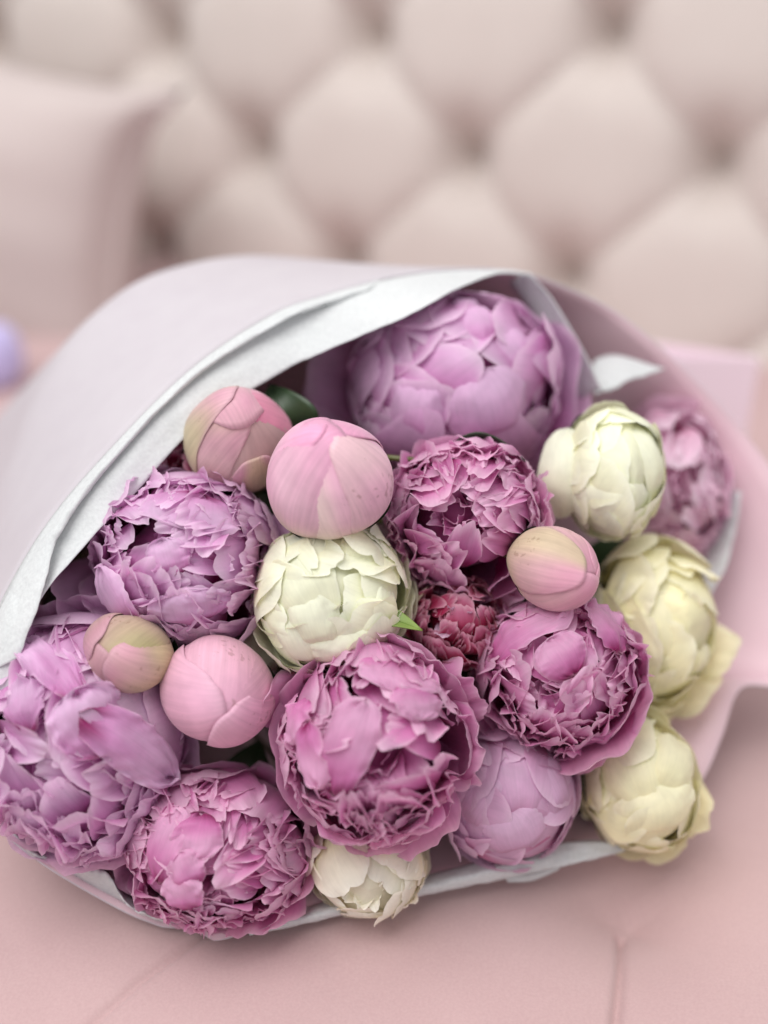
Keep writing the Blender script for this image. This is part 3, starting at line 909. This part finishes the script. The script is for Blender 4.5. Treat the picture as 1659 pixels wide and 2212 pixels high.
# --- centre
o, R, f = start('peony', 'ruffled pink peony directly below the large half open lilac bloom', 'peony', PG, 1000, 1125, .475, 164, -0.12, 0.1)
ruffled(o, R, 33, 'pink', M_PETAL, amp=1.15, gap=(-50, 50), extra=[dict(phi=165, tt=46, w=0.55, r=0.99, amp=0.025, rag=0.03, lump=0.03), dict(phi=110, tt=56, w=0.6, r=0.99, amp=0.02, rag=0.03),
        dict(phi=-75, tt=95, w=0.45, r=1.15, flare=0.25, amp=0.09, rag=0.05), dict(phi=-45, tt=85, w=0.4, r=1.12, flare=0.15, amp=0.09, rag=0.05),
        dict(phi=-100, tt=88, w=0.3, r=1.12, flare=0.22, amp=0.09, rag=0.05)])

# --- right
o, R, f = start('peony', 'dense ball of rosy pink petals below the small pink bud on the right', 'peony', PG, 1215, 1462, .470, 180, -0.05, 0.12)
ruffled(o, R, 44, 'pink', M_PETAL, amp=1.0, n_sh=87, gap=(-40, 35), extra=[dict(phi=105, tt=62, w=0.75, r=1.03, amp=0.02, rag=0.02), dict(phi=170, tt=66, w=0.6, r=1.03, amp=0.02, rag=0.03),
        dict(phi=-110, tt=95, w=0.55, r=1.12, flare=0.12, amp=0.06, rag=0.04), dict(phi=-60, tt=92, w=0.5, r=1.1, flare=0.15, amp=0.07, rag=0.05), dict(phi=35, tt=66, w=0.55, r=1.02, amp=0.03, rag=0.04),
        dict(phi=100, tt=30, w=0.4, r=0.98, amp=0.02, rag=0.03)])
for a_ in [(1185, 1392, 60, 48, dict(rot=0.6, r=1.03, ruffle=0.014)), (1115, 1340, 52, 110, dict(rot=-1.0, r=1.05, ruffle=0.01)), (1300, 1330, 50, 70, dict(rot=0.6, r=1.04, ruffle=0.016))]:
    oval(o, R, f, 'pink', M_PETAL, 1215, 1462, 190, *a_[:4], **{**dict(sink=0.05, bulge=0.34, scal=0.10), **a_[4], 'ruffle': a_[4].get('ruffle', 0.006) + 0.012})

# --- big one at the left edge
o, R, f = start('peony', 'largest lilac pink peony, wide open, filling the lower left corner of the wrap', 'peony', PG, 160, 1582, .462, 232, -0.1, -0.05)
ruffled(o, R, 55, 'lilac', M_PETAL, amp=1.15, n_sh=118, stretch=(1.0, 1.05, 1.0), extra=[dict(phi=40, tt=48, w=0.62, r=1.04, amp=0.012, rag=0.02, lump=0.02), dict(phi=12, tt=62, w=0.62, r=1.05, amp=0.014, rag=0.02, fold=0.04),
        dict(phi=95, tt=74, w=0.6, r=1.06, amp=0.03, rag=0.02), dict(phi=75, tt=38, w=0.4, r=1.0, amp=0.05, rag=0.04, fold=0.10),
        dict(phi=-80, tt=78, w=0.7, r=1.08, amp=0.06, rag=0.04, flare=0.08), dict(phi=-110, tt=84, w=0.6, r=1.1, amp=0.06, rag=0.04, flare=0.1), dict(phi=-40, tt=74, w=0.5, r=1.05, amp=0.05, rag=0.04)])
for a_ in [(335, 1585, 60, 150, dict(rot=3.89, r=1.06, ruffle=0.022, egg=0.0)), (250, 1520, 84, 76, dict(rot=0.5, r=1.03, ruffle=0.03)), (150, 1405, 46, 120, dict(rot=1.0, r=1.04, ruffle=0.03)), (110, 1480, 44, 60, dict(rot=0.2, r=1.02, ruffle=0.03))]:
    oval(o, R, f, 'lilac', M_PETAL, 160, 1582, 240, *a_[:4], **{**dict(sink=0.05, bulge=0.34, scal=0.10), **a_[4], 'ruffle': a_[4].get('ruffle', 0.006) + 0.012})

# --- bottom centre
o, R, f = start('peony', 'big layered pink peony in the middle of the bottom row with a deep magenta hollow', 'peony', PG, 812, 1600, .448, 202, 0.0, 0.06)
ruffled(o, R, 66, 'pink', M_PETAL, amp=0.95, n_sh=100, gap=(-5, 24), extra=[dict(phi=88, tt=52, w=0.55, r=1.04, amp=0.015, rag=0.02, fold=0.03), dict(phi=68, tt=34, w=0.36, r=1.0, amp=0.02, rag=0.02),
        dict(phi=152, tt=36, w=0.5, r=1.0, amp=0.012, rag=0.02, lump=0.02), dict(phi=-172, tt=62, w=0.42, r=1.08, amp=0.02, rag=0.02, fold=0.05), dict(phi=160, tt=72, w=0.30, r=1.16, amp=0.03, rag=0.02, flare=0.12, fold=0.1),
        dict(phi=-140, tt=64, w=0.45, r=1.03, amp=0.02, rag=0.03), dict(phi=32, tt=82, w=0.26, r=1.14, flare=0.12, amp=0.08, rag=0.05), dict(phi=20, tt=90, w=0.22, r=1.16, flare=0.12, amp=0.08, rag=0.05),
        dict(phi=-60, tt=86, w=0.45, r=1.1, flare=0.14, amp=0.04, rag=0.03), dict(phi=-85, tt=88, w=0.5, r=1.08, flare=0.1, amp=0.06, rag=0.05), dict(phi=0, tt=70, w=0.5, r=1.04, amp=0.03, rag=0.03)])
for a_ in [(870, 1432, 100, 62, dict(rot=3.0, r=1.06, ruffle=0.012, notch=0.06)), (905, 1490, 62, 50, dict(rot=3.3, r=1.05, ruffle=0.01)), (745, 1590, 62, 118, dict(rot=-0.35, r=1.02, ruffle=0.014)), (668, 1610, 42, 78, dict(rot=3.4, r=1.08, ruffle=0.012)), (630, 1540, 44, 62, dict(rot=2.8, r=1.04, ruffle=0.01))]:
    oval(o, R, f, 'pink', M_PETAL, 812, 1612, 222, *a_[:4], **{**dict(sink=0.05, bulge=0.34, scal=0.10), **a_[4], 'ruffle': a_[4].get('ruffle', 0.006) + 0.012})

# --- bottom left
o, R, f = start('peony', 'frilly two lobed pink peony resting on the lower wrap edge beside a cream bloom', 'peony', PG, 468, 1840, .462, 182, 0.0, 0.05)
ruffled(o, R, 77, 'pink', M_PETAL, amp=1.2, n_sh=106, stretch=(1.08, 0.9, 1), extra=[dict(phi=165, tt=42, w=0.5, r=1.02, amp=0.01, rag=0.015), dict(phi=120, tt=46, w=0.42, r=1.02, amp=0.02, rag=0.03), dict(phi=55, tt=46, w=0.42, r=1.02, amp=0.04, rag=0.04),
        dict(phi=-170, tt=84, w=0.5, r=1.1, flare=0.1, amp=0.05, rag=0.04), dict(phi=-120, tt=52, w=0.35, r=1.0, amp=0.01, rag=0.01), dict(phi=-100, tt=92, w=0.6, r=1.06, flare=0.06, amp=0.06, rag=0.04), dict(phi=-35, tt=80, w=0.5, r=1.04, amp=0.05, rag=0.05)])
for a_ in [(375, 1775, 50, 88, dict(rot=-0.3, r=1.05)), (450, 1752, 58, 56, dict(rot=3.0, r=1.05, ruffle=0.012)), (420, 1880, 50, 48, dict(rot=0.2, r=1.05)), (430, 1822, 44, 44, dict(rot=0.4, r=1.07))]:
    oval(o, R, f, 'pink', M_PETAL, 468, 1840, 200, *a_[:4], **{**dict(sink=0.05, bulge=0.34, scal=0.10), **a_[4], 'ruffle': a_[4].get('ruffle', 0.006) + 0.012})

# --- smooth closed one, bottom right
o, R, f = start('peony', 'smooth pale lilac half closed peony resting on the white tissue liner', 'peony', PG, 1100, 1715, .482, 150, 0.32, -0.28)
ruffled(o, R, 88, 'soft', M_PETAL, n_sh=24, n_stand=5, cone=62, bigp=0.95, wsc=1.5, rag=0.03, amp=0.25, wa=0.05, core=0.86, gflare=0.1, flmax=0.025, sink=0.10, folds=0, dk=0.2, squash=1.0)
for a_ in [(1010, 1690, 66, 90, dict(rot=-0.5, r=1.01)), (1105, 1655, 70, 80, dict(rot=0.1, r=1.0)), (1195, 1660, 50, 90, dict(rot=0.4, r=1.0)), (1090, 1780, 76, 60, dict(rot=0.4, r=1.01))]:
    oval(o, R, f, 'soft', M_PETAL, 1100, 1715, 155, *a_[:4], **a_[4])

# --- far right one in shade
o, R, f = start('peony', 'pink peony half hidden behind the cream bloom against the pink paper', 'peony', PG, 1455, 1042, .560, 134, 0.15, 0.0)
ruffled(o, R, 99, 'blush', M_PETAL, amp=0.6, n_sh=44, bigp=0.5, wsc=1.2, flmax=0.08, stretch=(0.85, 1.15, 1))

# --- spent crimson bloom in the middle
o, R, f = start('peony', 'small crimson and white streaked peony seen from the side between its pink neighbours', 'peony', PG, 985, 1335, .474, 96, 0.1, 0.6)
ruffled(o, R, 101, 'crimson', M_PETAL, amp=0.9, n_sh=36, extra=[dict(kind='stand', dir=(-0.3, -0.3, 1), lat=(1, 0, 0), w=0.12, r=1.1, pal='soft', bend=0.1), dict(kind='stand', dir=(0.2, -0.4, 1), lat=(1, 0.3, 0), w=0.08, r=1.1, pal='soft'),
        dict(kind='stand', dir=(-0.5, -0.8, 0.6), lat=(1, 0, 0), w=0.24, r=1.1, pal='soft'), dict(phi=150, tt=60, w=0.5, r=1.05, pal='ivory', amp=0.01)])

# --- deep crimson petals behind the left bud
o, R, f = start('peony', 'deep crimson peony peeping out behind the greenish bud by the tissue edge', 'peony', PG, 375, 1010, .490, 88, 0.1, 0.1)
ruffled(o, R, 103, 'crimson', M_PETAL, amp=1.1, n_sh=40)

# ---- cream ones
o, R, f = start('peony', 'round cream white peony in the middle of the bouquet below the large pink bud', 'peony', WG, 712, 1285, .464, 168, 0.18, 0.05)
ruffled(o, R, 201, 'cream', M_CREAM, n_sh=51, n_stand=4, cone=78, bigp=0.8, wsc=1.3, rag=0.065, amp=0.54, wa=0.05, core=0.82, gflare=0.3, flmax=0.04, sink=0.12, lean=True, guards=4, folds=0, dk=0.1, squash=1.0,
       extra=[dict(phi=165, tt=40, w=0.7, r=1.0, amp=0.014, rag=0.02), dict(phi=-95, tt=66, w=0.6, r=1.04, amp=0.015, rag=0.025, ragf=8), dict(phi=-55, tt=66, w=0.5, r=1.03, amp=0.02, rag=0.03),
              dict(phi=-135, tt=70, w=0.42, r=1.06, flare=0.05, amp=0.02, rag=0.02), dict(phi=-140, tt=96, w=0.25, r=1.2, flare=0.25, amp=0.05, rag=0.03), dict(phi=-8, tt=82, w=0.4, r=1.1, amp=0.01, rag=0.01)])
for a_ in [(640, 1230, 84, 118, dict(rot=0.45, r=1.01)), (640, 1395, 50, 80, dict(rot=0.5, r=1.02)), (760, 1400, 92, 46, dict(rot=0.2, r=1.03, ruffle=0.01)), (680, 1340, 60, 70, dict(rot=0.3, r=1.02, ruffle=0.012)), (800, 1170, 60, 66, dict(rot=-0.5, r=1.0, ruffle=0.012)), (830, 1330, 46, 80, dict(rot=-0.5, r=1.0))]:
    oval(o, R, f, 'cream', M_CREAM, 712, 1285, 176, *a_[:4], **a_[4])

o, R, f = start('peony', 'creamy half closed peony with one detached oval petal, beside the pink paper', 'peony', WG, 1322, 1020, .494, 122, 0.28, -0.10)
ruffled(o, R, 202, 'cream', M_CREAM, n_sh=33, n_stand=3, cone=78, bigp=0.95, wsc=1.5, rag=0.050, amp=0.41, wa=0.05, core=0.86, gflare=0.1, flmax=0.02, sink=0.10, lean=True, guards=4, folds=0, dk=0.1, squash=1.0, stretch=(0.9, 1.26, 1))
for a_ in [(1204, 1024, 54, 104, dict(rot=-0.12, r=1.06, sink=0.10, egg=0.05, face=0.75)), (1300, 905, 95, 60, dict(rot=0.0, r=0.96)), (1405, 985, 40, 95, dict(rot=0.35, r=0.98)), (1290, 1110, 78, 70, dict(rot=0.2, r=1.0))]:
    oval(o, R, f, 'cream', M_CREAM, 1322, 1020, 128, *a_[:4], **a_[4])
o, R, f = start('peony', 'loose ivory peony with petals spreading sideways towards the pink paper', 'peony', WG, 1418, 1350, .516, 128, 0.40, 0.0)
ruffled(o, R, 203, 'ivory', M_CREAM, n_sh=30, n_stand=3, cone=78, bigp=0.95, wsc=1.6, rag=0.050, amp=0.81, wa=0.11, core=0.84, gflare=0.3, flmax=0.05, sink=0.12, lean=True, guards=4, folds=0.6, dk=0.1, squash=1.0, stretch=(1, 1.32, 1),
       extra=[dict(phi=-20, tt=64, w=0.36, r=1.22, flare=0.14, amp=0.03, rag=0.03), dict(phi=-45, tt=70, w=0.38, r=1.24, flare=0.18, amp=0.03, rag=0.03), dict(phi=-75, tt=84, w=0.5, r=1.12, flare=0.12, amp=0.04, rag=0.03),
              dict(phi=60, tt=60, w=0.5, r=1.1, amp=0.03, rag=0.02), dict(phi=115, tt=66, w=0.5, r=1.12, amp=0.02, rag=0.02)])
for a_ in [(1370, 1330, 60, 130, dict(rot=0.1, r=1.02, ruffle=0.012)), (1440, 1260, 70, 80, dict(rot=-0.2, r=1.0, ruffle=0.014)), (1500, 1460, 70, 44, dict(rot=-1.3, r=1.04, ruffle=0.012)), (1430, 1470, 80, 60, dict(rot=0.3, r=1.03, ruffle=0.014))]:
    oval(o, R, f, 'ivory', M_CREAM, 1418, 1350, 150, *a_[:4], **a_[4])

o, R, f = start('peony', 'ivory peony with crumpled petals at the lower end, overhanging the tissue edge', 'peony', WG, 1380, 1682, .496, 140, 0.2, -0.1)
ruffled(o, R, 204, 'ivory', M_CREAM, n_sh=30, n_stand=3, cone=78, bigp=0.95, wsc=1.6, rag=0.050, amp=0.81, wa=0.11, core=0.84, gflare=0.3, flmax=0.05, sink=0.12, lean=True, guards=4, folds=0.6, dk=0.1, squash=1.0, stretch=(0.97, 1.12, 1),
       extra=[dict(phi=-25, tt=76, w=0.4, r=1.1, flare=0.12, amp=0.04, rag=0.04), dict(phi=-60, tt=82, w=0.4, r=1.08, flare=0.1, amp=0.03, rag=0.03), dict(phi=120, tt=34, w=0.6, r=1.03, amp=0.02, rag=0.02)])
for a_ in [(1330, 1620, 70, 110, dict(rot=0.3, r=1.02, ruffle=0.012)), (1400, 1740, 90, 70, dict(rot=0.2, r=1.03, ruffle=0.014)), (1440, 1620, 60, 80, dict(rot=-0.5, r=1.0, ruffle=0.014))]:
    oval(o, R, f, 'ivory', M_CREAM, 1380, 1682, 150, *a_[:4], **a_[4])

o, R, f = start('peony', 'cream peony low on the tissue under the big layered pink bloom', 'peony', WG, 797, 1862, .472, 126, 0.0, -0.25)
ruffled(o, R, 205, 'milk', M_CREAM, n_sh=27, n_stand=5, cone=78, bigp=0.9, wsc=1.5, rag=0.060, amp=0.81, wa=0.08, core=0.84, gflare=0.2, flmax=0.04, sink=0.12, lean=True, guards=4, folds=0.4, dk=0.1, squash=1.0, stretch=(1.05, 0.95, 1))

# ---- buds
pk, pk2, gr, cr = lin(226, 160, 192), lin(224, 182, 198), lin(184, 180, 134), lin(236, 218, 208)
o, R, f = start('peony_bud', 'greenish pink closed bud touching the tissue edge', 'peony bud', BG, 523, 952, .476, 106, 0.1, 0.55)
bud(o, R, 301, (lin(210, 154, 174), lin(200, 168, 166), gr, cr), [dict(phi=200, tt=-10, w=0.95, r=0.975, blotch=(gr, 0.9)), dict(phi=20, tt=-8, w=0.9, r=0.985, blotch=(lin(216, 132, 162), 0.8)), dict(phi=-70, tt=60, w=0.7, r=0.995, blotch=(lin(210, 196, 160), 0.8)),
        dict(phi=120, tt=-25, w=0.85, r=1.0), dict(phi=170, tt=10, w=0.9, r=1.02, skew=-0.4, blotch=(gr, 0.7))])
o, R, f = start('peony_bud', 'biggest bud, glossy pink with a vertical seam, above the round cream peony', 'peony bud', BG, 716, 1030, .446, 128, -0.05, 0.75)
bud(o, R, 302, (pk, pk2, lin(222, 204, 170), lin(236, 170, 200)), [dict(phi=0, tt=-10, w=1.0, r=0.98), dict(phi=-60, tt=5, w=0.95, r=0.99, blotch=(cr, 0.7)), dict(phi=90, tt=0, w=1.0, r=0.99), dict(phi=-20, tt=10, w=0.85, r=1.005, blotch=(cr, 0.5)),
        dict(phi=-140, tt=-18, w=0.88, r=1.03, lump=0.03, blotch=(lin(228, 148, 186), 0.6)), dict(phi=160, tt=0, w=0.8, r=1.02, lump=0.03)], squash=1.0)
o, R, f = start('peony_bud', 'small olive tinged round bud beside the largest lilac peony', 'peony bud', BG, 274, 1406, .444, 88, -0.35, 0.1)
bud(o, R, 303, (lin(202, 148, 164), lin(188, 162, 146), lin(168, 160, 116), lin(210, 184, 182)), [dict(phi=60, tt=-20, w=1.0, r=0.98, blotch=(lin(170, 162, 112), 0.9)), dict(phi=-120, tt=-5, w=1.0, r=0.99), dict(phi=-30, tt=10, w=0.95, r=1.01, blotch=(lin(192, 176, 134), 0.7)), dict(phi=150, tt=14, w=0.9, r=1.02, blotch=(lin(214, 140, 150), 0.7))], squash=0.98)
o, R, f = start('peony_bud', 'smooth rose pink round bud below the rounded lilac peony, petals meeting in a curve', 'peony bud', BG, 474, 1497, .448, 117, 0.1, -0.12)
bud(o, R, 304, (lin(218, 164, 188), lin(215, 166, 184), lin(206, 184, 162), lin(232, 198, 210)), [dict(phi=90, tt=-20, w=1.0, r=0.98), dict(phi=30, tt=-5, w=1.0, r=0.985), dict(phi=-170, tt=-12, w=1.05, r=1.0), dict(phi=-45, tt=8, w=1.0, r=1.025, rp=2.2, round=0.18)], squash=1.0)
o, R, f = start('peony_bud', 'small tulip shaped pink and yellow bud above the dense rosy ball', 'peony bud', BG, 1204, 1220, .452, 88, 0.75, -0.15)
bud(o, R, 305, (lin(216, 152, 176), lin(210, 168, 172), lin(204, 190, 140), lin(232, 198, 202)), [dict(phi=90, tt=-4, w=0.95, r=0.98, blotch=(lin(204, 190, 138), 0.6)), dict(phi=20, tt=4, w=0.9, r=0.99), dict(phi=-40, tt=6, w=0.9, r=1.0), dict(phi=-110, tt=4, w=0.95, r=1.02), dict(phi=165, tt=22, w=0.9, r=1.03, blotch=(lin(196, 182, 146), 0.8))], squash=1.14)


# ------------------------------------------------------------------ leaves in the gaps: each one a thing of its own stem
def leaf(label, a, b, width, m, bend=0.01, nrm=None):
    a, b = np.array(a), np.array(b)
    d = b - a; Ln = np.linalg.norm(d); d /= Ln
    n = -FWD if nrm is None else np.array(nrm)
    n = n - (n @ d) * d; n /= np.linalg.norm(n)
    e = np.cross(d, n)
    v = np.linspace(0, 1, 18)[:, None]; u = np.linspace(-1, 1, 11)[None, :]
    wv = width * np.sin(math.pi * np.clip(v, 0.02, 0.99) ** 0.85) ** 0.8
    V = a + (v * Ln)[..., None] * d + (u * wv)[..., None] * e + (bend * np.sin(math.pi * v) + 0.35 * wv * u ** 2 - 0.0004 * np.exp(-(u / 0.12) ** 2))[..., None] * n
    o = thing('peony_leaf', label, 'leaf', a, 'peony leaves in the gaps')
    q = sheet('blade', V - a, o, [m], 0.0004)
    vein = np.array([a + t_ * Ln * d + (bend * math.sin(math.pi * t_) + 0.0002) * n for t_ in np.linspace(0, 0.97, 14)]) - a
    new_obj('midrib', tube_mesh('midrib', vein, np.linspace(0.0009, 0.0003, 14), 6), o, [m])
    pet = crom([a - a, -d * 0.03 + axis * 0.02, (TIE - a)], 16)
    new_obj('leaf_stalk', tube_mesh('leaf_stalk', pet, 0.0012, 6), o, [M_STEM])
    return o


leaf('dark green leaf behind the gap between the two upper buds', P(640, 960, .50), P(585, 830, .492), 0.014, M_LEAF)
leaf('dark narrow leaf tip under the large half open lilac peony', P(940, 1000, .478), P(1135, 996, .470), 0.005, M_LEAF, nrm=UP)
leaf('light green leaf tip beside the round cream peony', P(815, 1385, .462), P(912, 1362, .450), 0.0055, M_LEAF_LIGHT, nrm=-FWD + UP)
leaf('dark leaf deep in the gap next to the tissue by the largest peony', P(180, 1350, .50), P(110, 1260, .49), 0.014, M_LEAF)
leaf('dark leaf in the gap below the smooth rose pink bud', P(520, 1730, .50), P(560, 1600, .495), 0.013, M_LEAF)

for i, (lab, x0, y0, x1, y1, d) in enumerate([  # leaves added behind the blooms to darken the gaps
        ('dark filler leaf in the gap between the olive bud and the smooth rose pink bud', 400, 1450, 345, 1330, .495),
        ('dark filler leaf under the round cream peony beside the smooth rose pink bud', 640, 1560, 610, 1440, .492),
        ('dark filler leaf between the big layered bloom and the smooth pale lilac peony', 1000, 1560, 960, 1420, .500),
        ('dark filler leaf behind the tulip shaped bud and the ruffled peony', 1150, 1330, 1120, 1200, .500),
        ('dark filler leaf between the creamy half closed peony and the loose ivory one', 1290, 1280, 1330, 1150, .540),
        ('dark filler leaf behind the frilly two lobed peony and the cream one below', 650, 1840, 700, 1720, .505),
        ('dark filler leaf behind the dense rosy ball and the lower ivory peony', 1330, 1620, 1290, 1520, .520),
        ('dark filler leaf between the rounded lilac peony and the biggest bud', 600, 1180, 570, 1060, .495),
        ('dark filler leaf between the smooth pale lilac peony and the lower ivory peony', 1255, 1760, 1235, 1640, .510),
        ('dark filler leaf low in the gap between the largest peony and the frilly one', 330, 1800, 300, 1690, .500)]):
    leaf(lab, P(x0, y0, d + 0.01), P(x1, y1, d), 0.017, M_LEAF, bend=0.004)
